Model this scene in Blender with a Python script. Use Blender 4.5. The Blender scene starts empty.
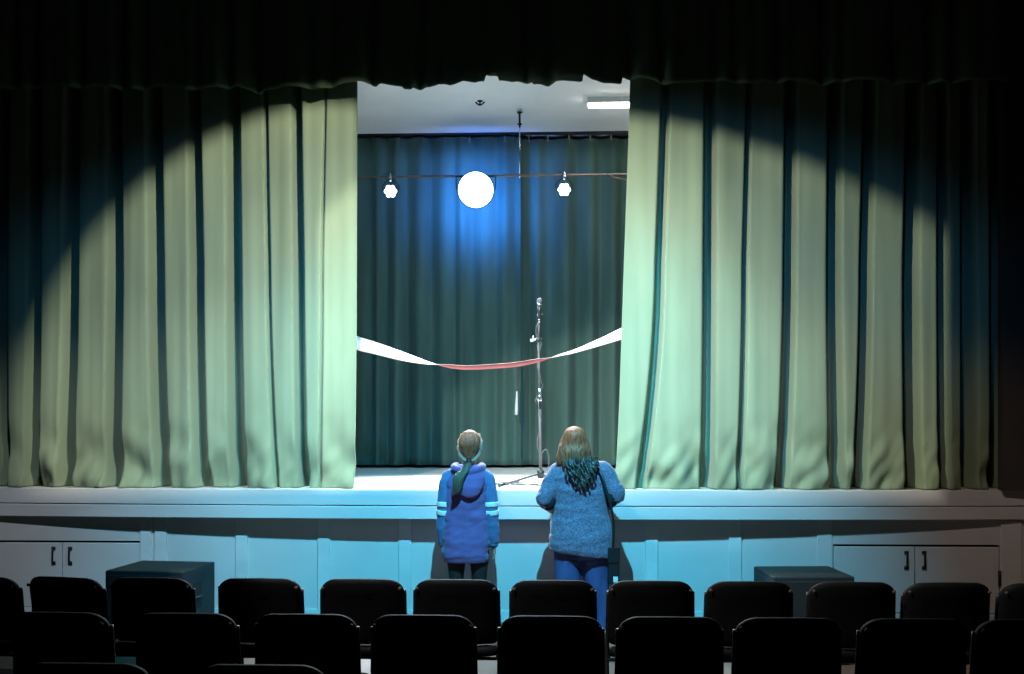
import bpy, math, random
from mathutils import Vector, Matrix, Quaternion, noise
PI = math.pi
random.seed(7)
SC = bpy.context.scene
COL = SC.collection
R = math.radians

# ------------------------------------------------------------------ camera
F = 995.0                    # focal length in pixels of a 1024 px wide frame
YAW = R(2.24)
CAM_Z = 1.70
cam = bpy.data.cameras.new('camera')
cam.sensor_fit = 'HORIZONTAL'
cam.sensor_width = 36.0
cam.lens = F / 1024.0 * 36.0
cam.shift_y = (422.0 - 337.0) / 1024.0
cam.clip_start = 0.05
cam.clip_end = 100
camo = bpy.data.objects.new('camera', cam)
COL.objects.link(camo)
camo.location = (0, 0, CAM_Z)
camo.rotation_euler = (R(90), 0, YAW)
SC.camera = camo

# ------------------------------------------------------------------ colour management, world
SC.view_settings.view_transform = 'Standard'
SC.view_settings.look = 'None'
SC.view_settings.gamma = 1.0
SC.view_settings.exposure = 0.0
SC.view_settings.use_curve_mapping = False
world = bpy.data.worlds.new('hall_dark')
SC.world = world
world.use_nodes = True
bgn = world.node_tree.nodes['Background']
bgn.inputs[0].default_value = (0.15, 0.35, 0.75, 1)
bgn.inputs[1].default_value = 0.004


def aim(o, target):
    d = Vector(target) - o.location
    o.rotation_euler = d.to_track_quat('-Z', 'Y').to_euler()


def spot(name, loc, target, watts, color, half_deg, blend, radius=0.02, scale=(1, 1, 1)):
    l = bpy.data.lights.new(name, 'SPOT')
    l.energy = watts
    l.color = color
    l.spot_size = R(2 * half_deg)
    l.spot_blend = blend
    l.shadow_soft_size = radius
    o = bpy.data.objects.new(name, l)
    COL.objects.link(o)
    o.location = loc
    aim(o, target)
    o.scale = scale
    return o


def point(name, loc, watts, color, radius):
    l = bpy.data.lights.new(name, 'POINT')
    l.energy = watts
    l.color = color
    l.shadow_soft_size = radius
    o = bpy.data.objects.new(name, l)
    COL.objects.link(o)
    o.location = loc
    return o


# front-of-house spotlights: two crossing white profile lamps on the curtains, a blue wash on the stage front
PROF_R = Vector((1.0, 3.6, 5.75))      # lights the left curtain
PROF_L = Vector((-2.0, 3.6, 5.75))     # lights the opening and the right curtain
WARM = (1.0, 0.955, 0.83)
spot('profile_spotlight', PROF_R, (-2.17, 8.4, 2.72), 1900, WARM, 14.9, 0.26, 0.010)
spot('profile_hot_centre', PROF_R, (-1.75, 8.4, 2.70), 950, WARM, 12, 1.0, 0.010)
spot('profile_spotlight', PROF_L, (0.79, 8.4, 0.5), 1350, WARM, 30.8, 0.13, 0.010, (1, 0.92, 1))
spot('profile_hot_centre', PROF_L, (0.15, 8.4, 2.4), 2700, WARM, 19, 1.0, 0.05)
spot('blue_wash_spotlight', (-0.1, 4.1, 5.6), (-0.5, 8.35, 0.62), 3100, (0.10, 0.66, 1.0), 32, 0.95, 0.02, (1, 0.85, 1))
spot('blue_fill_light', (-0.3, 0.8, 4.4), (-0.45, 8.4, 2.7), 1900, (0.055, 0.30, 0.72), 33, 1.0, 0.04, (1, 0.39, 1))
spot('low_wash_light', (-2.4, 4.75, 5.15), (-4.0, 8.35, 1.05), 560, (0.80, 0.88, 1.0), 36, 1.0, 0.02, (1, 0.38, 1))
spot('low_wash_light', (1.2, 4.75, 5.15), (3.3, 8.35, 1.00), 230, (1.0, 0.80, 0.70), 36, 1.0, 0.02, (1, 0.36, 1))
# lamps on the pipe over the stage
PY, PZ = 11.32, 4.505
for nm, x, w in (('pipe_lamp_light', -1.83, 900), ('pipe_lamp_light', -0.853, 1800), ('pipe_lamp_light', 0.151, 900)):
    spot(nm, (x, PY - 0.21, PZ - 0.23), (x * 0.3 - 0.4, 8.55, 1.15), w, (0.75, 0.9, 1.0), 33, 0.8, 0.08)
for x, w, rr in ((-0.853, 190, 0.15), (-1.83, 9, 0.05), (0.151, 7, 0.05)):  # added lights behind the lamps make the blue halo on the backdrop
    spot('added_halo_light', (x, PY + 0.19, PZ - 0.17), (x, PY + 3.0, PZ - 0.10), w, (0.035, 0.22, 1.0), 70, 1.0, rr)


# ------------------------------------------------------------------ helpers
def lin(c):
    return tuple((v / 12.92 if v <= 0.04045 else ((v + 0.055) / 1.055) ** 2.4) for v in c)


def depth(x, Y):
    return -x * math.sin(YAW) + Y * math.cos(YAW)


def wx(px, Y):
    """world x of the sight line through image column px, on the plane y = Y"""
    t = (px - 512.0) / F
    c, s = math.cos(YAW), math.sin(YAW)
    return Y * (t * c - s) / (c + t * s)


def wz(py, x, Y):
    return CAM_Z + (422.0 - py) * depth(x, Y) / F


def P3(px, py, Y):
    x = wx(px, Y)
    return Vector((x, Y, wz(py, x, Y)))


MATS = {}


def mat(name, color, rough=0.7, metal=0.0, var=0.0, vscale=8.0, bump=0.0, bscale=200.0, sheen=0.0,
        emit=None, estr=0.0, stretch=(1, 1, 1), color2=None, spec=0.5):
    """procedural principled material: two-tone noise colour and noise bump"""
    m = bpy.data.materials.new(name)
    m.use_nodes = True
    nt = m.node_tree
    b = nt.nodes['Principled BSDF']
    b.inputs['Roughness'].default_value = rough
    b.inputs['Metallic'].default_value = metal
    b.inputs['Specular IOR Level'].default_value = spec
    b.inputs['Base Color'].default_value = (*color, 1)
    if sheen:
        b.inputs['Sheen Weight'].default_value = sheen
    tc = nt.nodes.new('ShaderNodeTexCoord')
    mp = nt.nodes.new('ShaderNodeMapping')
    mp.inputs['Scale'].default_value = stretch
    nt.links.new(tc.outputs['Object'], mp.inputs['Vector'])
    if var or color2:
        n = nt.nodes.new('ShaderNodeTexNoise')
        n.inputs['Scale'].default_value = vscale
        n.inputs['Detail'].default_value = 4
        nt.links.new(mp.outputs['Vector'], n.inputs['Vector'])
        r = nt.nodes.new('ShaderNodeValToRGB')
        lo = color2 if color2 else tuple(c * (1 - var) for c in color)
        hi = color if color2 else tuple(min(1, c * (1 + var)) for c in color)
        r.color_ramp.elements[0].position = 0.35
        r.color_ramp.elements[1].position = 0.65
        r.color_ramp.elements[0].color = (*lo, 1)
        r.color_ramp.elements[1].color = (*hi, 1)
        nt.links.new(n.outputs['Fac'], r.inputs['Fac'])
        nt.links.new(r.outputs['Color'], b.inputs['Base Color'])
    if bump:
        n2 = nt.nodes.new('ShaderNodeTexNoise')
        n2.inputs['Scale'].default_value = bscale
        nt.links.new(mp.outputs['Vector'], n2.inputs['Vector'])
        bp = nt.nodes.new('ShaderNodeBump')
        bp.inputs['Strength'].default_value = bump
        bp.inputs['Distance'].default_value = 0.01
        nt.links.new(n2.outputs['Fac'], bp.inputs['Height'])
        nt.links.new(bp.outputs['Normal'], b.inputs['Normal'])
    if emit:
        b.inputs['Emission Color'].default_value = (*emit, 1)
        b.inputs['Emission Strength'].default_value = estr
    MATS[name] = m
    return m


M = dict(
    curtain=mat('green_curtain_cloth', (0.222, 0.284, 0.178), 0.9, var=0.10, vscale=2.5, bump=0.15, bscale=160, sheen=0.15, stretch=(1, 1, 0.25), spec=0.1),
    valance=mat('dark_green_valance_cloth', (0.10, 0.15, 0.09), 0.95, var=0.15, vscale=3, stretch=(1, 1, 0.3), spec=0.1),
    backdrop=mat('backdrop_cloth', (0.068, 0.132, 0.110), 0.9, var=0.2, vscale=3, sheen=0.1, stretch=(1, 1, 0.15), spec=0.1),
    white=mat('white_painted_board', (0.62, 0.62, 0.61), 0.55, var=0.07, vscale=2.2, bump=0.05, bscale=60, stretch=(0.5, 1, 2)),
    panel=mat('white_painted_panel', (0.56, 0.56, 0.55), 0.6, var=0.06, vscale=1.5, bump=0.05, bscale=40),
    deck=mat('pale_stage_boards', (0.60, 0.57, 0.53), 0.6, var=0.08, vscale=3, stretch=(0.3, 2, 1)),
    ceiling=mat('stage_ceiling_paint', (0.80, 0.79, 0.78), 0.8, var=0.03, vscale=2),
    black=mat('black_paint', (0.012, 0.012, 0.013), 0.7, var=0.2, vscale=5),
    hallfloor=mat('hall_floor', (0.14, 0.085, 0.065), 0.5, var=0.2, vscale=4, stretch=(1, 0.2, 1)),
    hallwall=mat('dark_hall_wall', (0.05, 0.045, 0.04), 0.8, var=0.1, vscale=3),
    chairfab=mat('black_chair_vinyl', (0.004, 0.004, 0.005), 0.7, var=0.3, vscale=60, bump=0.1, bscale=300, spec=0.12),
    chairmetal=mat('dark_chair_tube', (0.012, 0.012, 0.014), 0.5, metal=0.3, var=0.1, vscale=20),
    rivet=mat('dull_brass_rivet', (0.07, 0.045, 0.03), 0.8, metal=0.0, var=0.1, vscale=50),
    iron=mat('black_iron', (0.012, 0.012, 0.014), 0.5, metal=0.4, var=0.2, vscale=30),
    chrome=mat('chrome', (0.75, 0.75, 0.76), 0.25, metal=1.0, var=0.05, vscale=20),
    stand=mat('worn_grey_tube', (0.12, 0.088, 0.082), 0.55, metal=0.1, var=0.25, vscale=25, stretch=(1, 1, 0.3)),
    plastic=mat('black_plastic', (0.02, 0.02, 0.022), 0.45, var=0.2, vscale=40),
    palegrey=mat('pale_plastic', (0.75, 0.76, 0.75), 0.5, var=0.05, vscale=30),
    sub=mat('dark_textured_speaker_paint', (0.018, 0.020, 0.024), 0.6, var=0.25, vscale=120, bump=0.2, bscale=250),
    grille=mat('speaker_grille_cloth', (0.012, 0.012, 0.014), 0.8, var=0.4, vscale=200, bump=0.3, bscale=400),
    ribbon=mat('lit_satin_face', (0.92, 0.50, 0.40), 0.4, var=0.03, vscale=30, sheen=0.2),
    ribbonback=mat('shaded_ribbon_back', (0.50, 0.075, 0.070), 0.7, var=0.05, vscale=30),  # strong light painted into the pale face, shade into the red back
    pipe=mat('painted_steel_pipe', (0.20, 0.17, 0.155), 0.45, metal=0.4, var=0.15, vscale=10),
    lampbody=mat('lamp_housing', (0.03, 0.03, 0.033), 0.5, var=0.1, vscale=20),
    lens=mat('lit_lamp_lens', (0.9, 0.95, 1.0), 0.3, var=0.02, vscale=10, emit=(0.62, 0.86, 1.0), estr=9.0),
    tube=mat('fluorescent_tube', (0.95, 0.95, 0.9), 0.4, var=0.02, vscale=10, emit=(1.0, 0.92, 0.82), estr=32.0),
    skin=mat('skin', (0.58, 0.36, 0.27), 0.5, var=0.06, vscale=12),
    eye=mat('eye', (0.25, 0.18, 0.14), 0.2, var=0.3, vscale=30),
    lips=mat('lips', (0.48, 0.20, 0.18), 0.45, var=0.05, vscale=20),
    hoodie=mat('indigo_fleece', (0.16, 0.095, 0.27), 0.85, var=0.10, vscale=12, bump=0.25, bscale=90, sheen=0.2),
    sleeve=mat('blue_fleece', (0.075, 0.15, 0.32), 0.85, var=0.10, vscale=12, bump=0.25, bscale=90, sheen=0.2),
    stripe=mat('white_stripe', (0.82, 0.82, 0.80), 0.8, var=0.04, vscale=20),
    leggings=mat('black_leggings', (0.012, 0.010, 0.012), 0.8, var=0.2, vscale=20),
    shoe=mat('pale_shoe_leather', (0.55, 0.52, 0.48), 0.6, var=0.1, vscale=20),
    darkshoe=mat('dark_shoe_leather', (0.03, 0.03, 0.035), 0.5, var=0.2, vscale=20),
    sole=mat('rubber_sole', (0.65, 0.64, 0.60), 0.7, var=0.05, vscale=20),
    sweater=mat('heathered_knit', (0.26, 0.23, 0.33), 0.9, vscale=75, color2=(0.085, 0.08, 0.15), bump=0.6, bscale=110, sheen=0.2, stretch=(1, 1, 1.8)),
    jeans=mat('blue_denim', (0.060, 0.075, 0.21), 0.85, var=0.25, vscale=10, bump=0.15, bscale=200, stretch=(1, 1, 0.5)),
    bag=mat('black_bag_leather', (0.012, 0.012, 0.014), 0.5, var=0.2, vscale=30),
    hair=mat('light_brown_hair', (0.24, 0.095, 0.040), 0.6, vscale=30, color2=(0.08, 0.030, 0.015), bump=0.5, bscale=60, stretch=(3, 3, 0.35)),
    hairpale=mat('pale_side_hair', (0.24, 0.18, 0.13), 0.6, vscale=30, color2=(0.14, 0.09, 0.065), bump=0.4, bscale=60, stretch=(3, 3, 0.5)),
    ponytail=mat('ponytail_hair', (0.14, 0.09, 0.06), 0.45, vscale=25, color2=(0.05, 0.06, 0.035), bump=0.5, bscale=60, stretch=(3, 3, 0.4)),
    hairbrown=mat('brown_hair', (0.38, 0.13, 0.05), 0.6, vscale=35, color2=(0.11, 0.036, 0.017), bump=0.4, bscale=60, stretch=(3, 3, 0.4)),
    curl=mat('shaded_curled_hair', (0.085, 0.060, 0.050), 0.4, vscale=30, color2=(0.03, 0.022, 0.02), bump=0.4, bscale=60),
    cable=mat('grey_cable_rubber', (0.09, 0.08, 0.08), 0.6, var=0.2, vscale=30),
    paper=mat('white_card', (0.8, 0.8, 0.8), 0.7, var=0.03, vscale=10),
)


class MB:
    def __init__(s):
        s.v = []
        s.f = []

    def add(s, vs, fs):
        o = len(s.v)
        s.v += [tuple(v) for v in vs]
        s.f += [tuple(i + o for i in f) for f in fs]
        return s

    def box(s, c, d, rotz=0.0, rot=None):
        c = Vector(c)
        m = rot if rot is not None else Matrix.Rotation(rotz, 3, 'Z')
        vs = []
        for z in (-1, 1):
            for y in (-1, 1):
                for x in (-1, 1):
                    vs.append(c + m @ Vector((x * d[0] / 2, y * d[1] / 2, z * d[2] / 2)))
        return s.add(vs, [(0, 2, 3, 1), (4, 5, 7, 6), (0, 1, 5, 4), (2, 6, 7, 3), (0, 4, 6, 2), (1, 3, 7, 5)])

    def rings(s, rings, close=True, caps=True):
        n = len(rings[0])
        vs = [p for r in rings for p in r]
        fs = []
        for i in range(len(rings) - 1):
            for j in range(n if close else n - 1):
                a, b = i * n + j, i * n + (j + 1) % n
                fs.append((a, b, b + n, a + n))
        if caps:
            fs.append(tuple(reversed(range(n))))
            fs.append(tuple(range((len(rings) - 1) * n, len(rings) * n)))
        return s.add(vs, fs)

    def tube(s, pts, rad, n=12, up=None, caps=True):
        pts = [Vector(p) for p in pts]
        if not isinstance(rad, (list, tuple)):
            rad = [rad] * len(pts)
        t0 = (pts[1] - pts[0]).normalized()
        u = Vector(up) if up is not None else (Vector((0, 0, 1)) if abs(t0.z) < 0.8 else Vector((1, 0, 0)))
        u = (u - t0 * u.dot(t0)).normalized()
        rs = []
        for i, p in enumerate(pts):
            if i == 0:
                t = t0
            elif i == len(pts) - 1:
                t = (pts[i] - pts[i - 1]).normalized()
            else:
                t = ((pts[i + 1] - p).normalized() + (p - pts[i - 1]).normalized())
                t = t.normalized() if t.length > 1e-6 else t0
            u = u - t * u.dot(t)
            u.normalize()
            w = t.cross(u)
            ra, rb = rad[i] if isinstance(rad[i], (list, tuple)) else (rad[i], rad[i])
            rs.append([p + u * (math.cos(2 * PI * k / n) * ra) + w * (math.sin(2 * PI * k / n) * rb) for k in range(n)])
        return s.rings(rs, True, caps)

    def ell(s, c, r, n=20, m=12, rot=None):
        c = Vector(c)
        rs = []
        for i in range(1, m):
            th = PI * i / m - PI / 2
            ring = []
            for k in range(n):
                a = 2 * PI * k / n
                p = Vector((math.cos(th) * math.cos(a) * r[0], math.cos(th) * math.sin(a) * r[1], math.sin(th) * r[2]))
                if rot is not None:
                    p = rot @ p
                ring.append(c + p)
            rs.append(ring)
        return s.rings(rs, True, True)

    def loft(s, secs, n=28, ex=2.3):
        """stacked horizontal superellipse sections (z, cx, cy, half width, half depth)"""
        rs = []
        for (z, cx, cy, a, b) in secs:
            ring = []
            for k in range(n):
                t = 2 * PI * k / n
                c, q = math.cos(t), math.sin(t)
                ring.append(Vector((cx + a * math.copysign(abs(c) ** (2 / ex), c), cy + b * math.copysign(abs(q) ** (2 / ex), q), z)))
            rs.append(ring)
        return s.rings(rs, True, True)

    def lathe(s, prof, c=(0, 0, 0), n=20, rot=None):
        c = Vector(c)
        rs = []
        for (r, z) in prof:
            ring = []
            for k in range(n):
                a = 2 * PI * k / n
                p = Vector((math.cos(a) * r, math.sin(a) * r, z))
                ring.append(c + (rot @ p if rot is not None else p))
            rs.append(ring)
        return s.rings(rs, True, True)

    def build(s, name, m, parent=None, smooth=True, bevel=0.0, seg=2):
        me = bpy.data.meshes.new(name)
        me.from_pydata(s.v, [], s.f)
        me.validate()
        me.update()
        if smooth:
            me.polygons.foreach_set('use_smooth', [True] * len(me.polygons))
        o = bpy.data.objects.new(name, me)
        COL.objects.link(o)
        if m:
            me.materials.append(m)
        if parent:
            o.parent = parent
        if bevel:
            b = o.modifiers.new('bevel', 'BEVEL')
            b.width = bevel
            b.segments = seg
            b.limit_method = 'ANGLE'
            b.angle_limit = R(40)
        if smooth and bevel:
            w = o.modifiers.new('wn', 'WEIGHTED_NORMAL')
            w.keep_sharp = False
        return o


def fuse(name, mb, m, parent=None, voxel=0.007, smooth=3):
    """fuse overlapping shapes into one continuous skin"""
    o = mb.build('tmp', None, None, False)
    rm = o.modifiers.new('r', 'REMESH')
    rm.mode = 'VOXEL'
    rm.voxel_size = voxel
    if smooth:
        sm = o.modifiers.new('s', 'SMOOTH')
        sm.iterations = smooth
        sm.factor = 0.5
    dg = bpy.context.evaluated_depsgraph_get()
    dg.update()
    me = bpy.data.meshes.new_from_object(o.evaluated_get(dg))
    bpy.data.objects.remove(o)
    me.name = name
    me.materials.clear()
    me.materials.append(m)
    me.polygons.foreach_set('use_smooth', [True] * len(me.polygons))
    ob = bpy.data.objects.new(name, me)
    COL.objects.link(ob)
    if parent:
        ob.parent = parent
    return ob


def wrinkle(o, amp, sc, seed):
    """soft cloth folds: push the surface along its normals by stretched noise"""
    me = o.data
    ns = [v.normal.copy() for v in me.vertices]
    for v, nn in zip(me.vertices, ns):
        c = v.co
        f = noise.noise(Vector((c.x * sc[0] + seed + c.z * 3, c.y * sc[1], c.z * sc[2]))) + 0.5 * noise.noise(Vector((c.x * sc[0] * 2 + seed - c.z * 9, c.y * sc[1] * 2, c.z * sc[2] * 2)))
        v.co = c + nn * (amp * f)
    me.update()
    return o


def tag(o, label, cat, group=None):
    o['label'] = label
    o['category'] = cat
    if group:
        o['group'] = group
    return o


def thing(name, label, cat, loc=(0, 0, 0), rz=0.0, group=None):
    o = bpy.data.objects.new(name, None)
    COL.objects.link(o)
    o.empty_display_size = 0.1
    o.location = loc
    o.rotation_euler = (0, 0, rz)
    return tag(o, label, cat, group)


def struct(o):
    o['kind'] = 'structure'
    return o


def copy_tree(o, parent=None):
    c = o.copy()
    COL.objects.link(c)
    c.parent = parent
    for ch in list(o.children):
        copy_tree(ch, c)
    return c


def catmull(pts, n=8):
    pts = [Vector(p) for p in pts]
    out = []
    for i in range(len(pts) - 1):
        p0 = pts[max(i - 1, 0)]
        p1, p2 = pts[i], pts[i + 1]
        p3 = pts[min(i + 2, len(pts) - 1)]
        for k in range(n):
            t = k / n
            out.append(0.5 * ((2 * p1) + (p2 - p0) * t + (2 * p0 - 5 * p1 + 4 * p2 - p3) * t * t + (3 * p1 - p0 - 3 * p2 + p3) * t ** 3))
    out.append(pts[-1])
    return out


def lerp(tab, x):
    if x <= tab[0][0]:
        return tab[0][1]
    for (a, b), (c, d) in zip(tab, tab[1:]):
        if x <= c:
            return b + (d - b) * (x - a) / (c - a)
    return tab[-1][1]


def sstep(a, b, x):
    t = min(1, max(0, (x - a) / (b - a)))
    return t * t * (3 - 2 * t)


# ------------------------------------------------------------------ the hall and the stage
XL, XR = -7.0, 5.6            # hall side walls
STZ = 1.135                   # stage deck height
XC = -0.5                     # hall axis
WALL_Y = 8.45                 # stage front wall


def lipY(x):
    return 8.25 + 0.17 * min(1.3, abs((x - XC) / 4.6)) ** 2


struct(MB().box(((XL + XR) / 2, 2.6, -0.05), (XR - XL + 0.2, 12.2, 0.1)).build('floor', M['hallfloor'], smooth=False))
struct(MB().box((XL - 0.05, 5, 3.2), (0.1, 17, 6.4)).build('wall_left', M['hallwall'], smooth=False))
struct(MB().box((XR + 0.05, 5, 3.2), (0.1, 17, 6.4)).build('wall_right', M['hallwall'], smooth=False))
struct(MB().box(((XL + XR) / 2, 2.4, 6.45), (XR - XL + 0.2, 12.2, 0.1)).build('ceiling', M['hallwall'], smooth=False))
# proscenium wall beside the curtain opening
struct(MB().box((-6.6, 8.36, 3.2 + STZ / 2), (0.8, 0.16, 6.4 - STZ)).build('wall_proscenium_left', M['hallwall'], smooth=False))
struct(MB().box(((3.72 + XR) / 2, 8.36 + 0.03, 3.2 + STZ / 2), (XR - 3.72, 0.10, 6.4 - STZ)).build('wall_proscenium_right', M['hallwall'], smooth=False))
# stage house
struct(MB().box(((XL + XR) / 2, 13.25, 3.2), (XR - XL, 0.1, 6.4)).build('wall_back', M['black'], smooth=False))
struct(MB().box(((XL + XR) / 2, 10.98, 5.31), (XR - XL, 4.6, 0.1)).build('ceiling_stage', M['ceiling'], smooth=False))
# deck with a bowed front edge
N = 60
xs = [XL + (XR - XL) * i / N for i in range(N + 1)]
mb = MB()
ring = []
for x in xs:
    y = lipY(x) + 0.03
    ring.append([(x, y, STZ - 0.05), (x, 13.2, STZ - 0.05), (x, 13.2, STZ), (x, y, STZ)])
mb.rings(ring)
struct(mb.build('floor_stage', M['deck'], smooth=False))


def lip(name, z0, z1, out, m):
    b = MB()
    b.rings([[(x, lipY(x) - out, z0), (x, lipY(x) + 0.03, z0), (x, lipY(x) + 0.03, z1), (x, lipY(x) - out, z1)] for x in xs])
    return struct(b.build(name, m, smooth=False, bevel=0.004, seg=1))


lip('trim_1', 1.004, STZ - 0.001, 0.0, M['white'])
lip('trim_2', 0.890, 0.997, -0.002, M['white'])
# soffit under the overhang
b = MB()
b.rings([[(x, lipY(x) + 0.03, 0.895), (x, WALL_Y + 0.02, 0.895), (x, WALL_Y + 0.02, 0.93), (x, lipY(x) + 0.03, 0.93)] for x in xs])
struct(b.build('trim_3', M['panel'], smooth=False))

# front wall with two openings for the under-stage cabinets
CABS = ((-4.93, -3.52), (2.366, 3.74))
CTOP = 0.675
wall = MB()
edges = [XL] + [v for c in CABS for v in c] + [XR]
for i in range(0, len(edges), 2):
    a, c = edges[i], edges[i + 1]
    wall.box(((a + c) / 2, WALL_Y + 0.03, 0.45), (c - a, 0.06, 0.9))
for a, c in CABS:
    wall.box(((a + c) / 2, WALL_Y + 0.03, (CTOP + 0.9) / 2), (c - a, 0.06, 0.9 - CTOP))
wl = struct(wall.build('wall_stage', M['panel'], smooth=False))
for px in (161, 242, 324, 405, 488, 570, 651.5, 735):
    x = wx(px, WALL_Y)
    MB().box((x, WALL_Y - 0.008, 0.44), (0.105, 0.018, 0.88)).build('batten', M['white'], wl, False, 0.003, 1)
MB().box(((-3.52 + wx(150, WALL_Y)) / 2 + 0.0, WALL_Y - 0.006, 0.44), (0.10, 0.014, 0.88)).build('batten', M['white'], wl, False, 0.003, 1)
for x in (2.366 - 0.07, 3.74 + 0.09):
    MB().box((x, WALL_Y - 0.006, 0.44), (0.12 if x < 3 else 0.17, 0.014, 0.88)).build('batten', M['white'], wl, False, 0.003, 1)
struct(MB().box(((XL + XR) / 2, WALL_Y - 0.012, 0.05), (XR - XL, 0.02, 0.10)).build('baseboard_stage', M['white'], smooth=False, bevel=0.003))


def handle_mb(x, y, z0, z1):
    h = MB()
    h.box((x, y - 0.006, z0 + 0.014), (0.034, 0.010, 0.026))
    h.box((x, y - 0.006, z1 - 0.014), (0.034, 0.010, 0.026))
    zc = (z0 + z1) / 2
    h.tube(catmull([(x, y - 0.006, z0 + 0.015), (x, y - 0.024, z0 + 0.030), (x, y - 0.027, zc), (x, y - 0.024, z1 - 0.030), (x, y - 0.006, z1 - 0.015)], 6), 0.0085, 10)
    return h


for (a, c), lab, hinges in ((CABS[0], 'pale two-door cupboard in the stage front, left of the dark speaker box', False),
                            (CABS[1], 'pale two-door cupboard in the stage front at the right, with a black hinge', True)):
    mid = (a + c) / 2
    if not hinges:
        mid = -4.226
    else:
        mid = 3.044
    t = thing('stage_cupboard', lab, 'cupboard', (mid, WALL_Y, 0.0), 0, 'cupboards under the stage')
    fr = MB()
    fr.box(((a + c) / 2 - mid, 0.30, 0.34), (c - a - 0.02, 0.02, 0.62))
    fr.box((a + 0.02 - mid, 0.16, 0.34), (0.02, 0.28, 0.66)).box((c - 0.02 - mid, 0.16, 0.34), (0.02, 0.28, 0.66))
    fr.box(((a + c) / 2 - mid, 0.16, 0.02), (c - a - 0.04, 0.28, 0.03))
    fr.build('carcass', M['black'], t, False)
    for x0, x1, hx in ((a + 0.006, mid - 0.004, mid - 0.073), (mid + 0.004, c - 0.006, mid + 0.073)):
        d = MB().box(((x0 + x1) / 2 - mid, 0.012, 0.379), (x1 - x0, 0.022, 0.553)).build('door', M['panel'], t, False, 0.003, 1)
        handle_mb(hx - mid, 0.001, 0.468, 0.622).build('handle', M['iron'], d)
        if hinges and x1 > mid + 0.3:
            MB().box((x1 - mid, -0.012, 0.40), (0.022, 0.012, 0.12)).tube([(x1 - mid, -0.018, 0.34), (x1 - mid, -0.018, 0.46)], 0.008, 8).build('hinge', M['iron'], d)
    # kick rail under the doors
    MB().box(((a + c) / 2 - mid, 0.02, 0.05), (c - a - 0.01, 0.03, 0.09)).build('kick_rail', M['panel'], t, False)


# ------------------------------------------------------------------ curtains
def cloth(name, xfun, Y, z0, z1, nu, nv, dfun, m, zfun=None, thick=0.006):
    """hanging cloth: u across, v up; dfun(x, u, v) is the depth of the fold, + is away from the hall"""
    vs, fs = [], []
    for j in range(nv + 1):
        v = (j / nv) ** 1.25
        for i in range(nu + 1):
            u = i / nu
            x = xfun(u, v)
            zb = zfun(x) if zfun else z0
            z = zb + (z1 - zb) * v
            vs.append((x, Y + dfun(x, u, v, z), z))
    w = nu + 1
    for j in range(nv):
        for i in range(nu):
            a = j * w + i
            fs.append((a, a + 1, a + w + 1, a + w))
    o = MB().add(vs, fs).build(name, m)
    s = o.modifiers.new('thick', 'SOLIDIFY')
    s.thickness = thick
    s.offset = 1
    return o


CY = 8.30      # front faces of the main curtains, nominal


def curY(x):
    return lipY(x) + 0.050



def folds(valleys, seed):
    """valleys: (px at top, px at mid, px at the hem, half width m, depth m)"""
    tab = []
    for (pt, pm, pb, w, d) in valleys:
        tab.append((wx(pt, CY), wx(pm, CY), wx(pb, CY), w, d))

    def fn(x, u, v, z):
        d = 0.0
        for (xt, xm, xb, w, dp) in tab:
            if v > 0.5:
                xv = xm + (xt - xm) * (v - 0.5) / 0.5
            else:
                k = 1 - v / 0.5
                xv = xm + (xb - xm) * k ** 1.8
            t = (x - xv) / (w * (1.0 + 0.15 * (1 - v)))
            if abs(t) < 3:
                d += dp * math.exp(-(t * t) ** 2.2)
        n1 = noise.noise(Vector((x * 3.1 + seed, z * 0.25, seed * 2.0)))
        n2 = noise.noise(Vector((x * 11 + seed, z * 0.5, seed * 3.0)))
        d += 0.035 * n1 + 0.011 * n2
        low = max(0.0, 1 - v / 0.17)
        if low > 0:
            d += low ** 1.2 * (0.13 * noise.noise(Vector((x * 4.2 + seed * 5 + z * 1.5, z * 3.0, 1.7))) + 0.06 * noise.noise(Vector((x * 10 + seed * 5 - z * 5, z * 5, 4.7))) + 0.03)
        return max(d, -0.045) + curY(x) - CY
    return fn


left_valleys = [(-75, -80, -80, 0.05, 0.20), (-40, -42, -42, 0.05, 0.22), (-5, -8, -8, 0.05, 0.24), (27, 27, 22, 0.050, 0.26), (67, 65, 58, 0.055, 0.28), (109, 111, 107, 0.055, 0.28), (150, 153, 158, 0.055, 0.27), (190, 194, 199, 0.050, 0.26),
                (230, 232, 235, 0.055, 0.25), (263, 267, 275, 0.020, 0.10), (295, 298, 301, 0.040, 0.22), (326, 322, 318, 0.014, 0.05)]
right_valleys = [(668, 660, 640, 0.035, 0.16), (711, 710, 708, 0.045, 0.22), (752, 746, 740, 0.025, 0.14), (793, 791, 784, 0.045, 0.25), (837, 836, 840, 0.050, 0.27),
                 (874, 869, 862, 0.045, 0.26), (919, 915, 918, 0.055, 0.30), (948, 948, 950, 0.04, 0.22), (975, 975, 976, 0.05, 0.24), (1003, 1004, 1005, 0.05, 0.24)]
xl0 = -6.3


def edgeL(v):
    return wx(lerp([(0, 353), (0.12, 355.5), (0.35, 356.5), (1, 357)], v), CY)


def edgeR(v):
    return wx(lerp([(0, 615), (0.06, 616.5), (0.2, 619.5), (0.5, 624), (0.8, 629), (1, 631.5)], v), CY)


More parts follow.
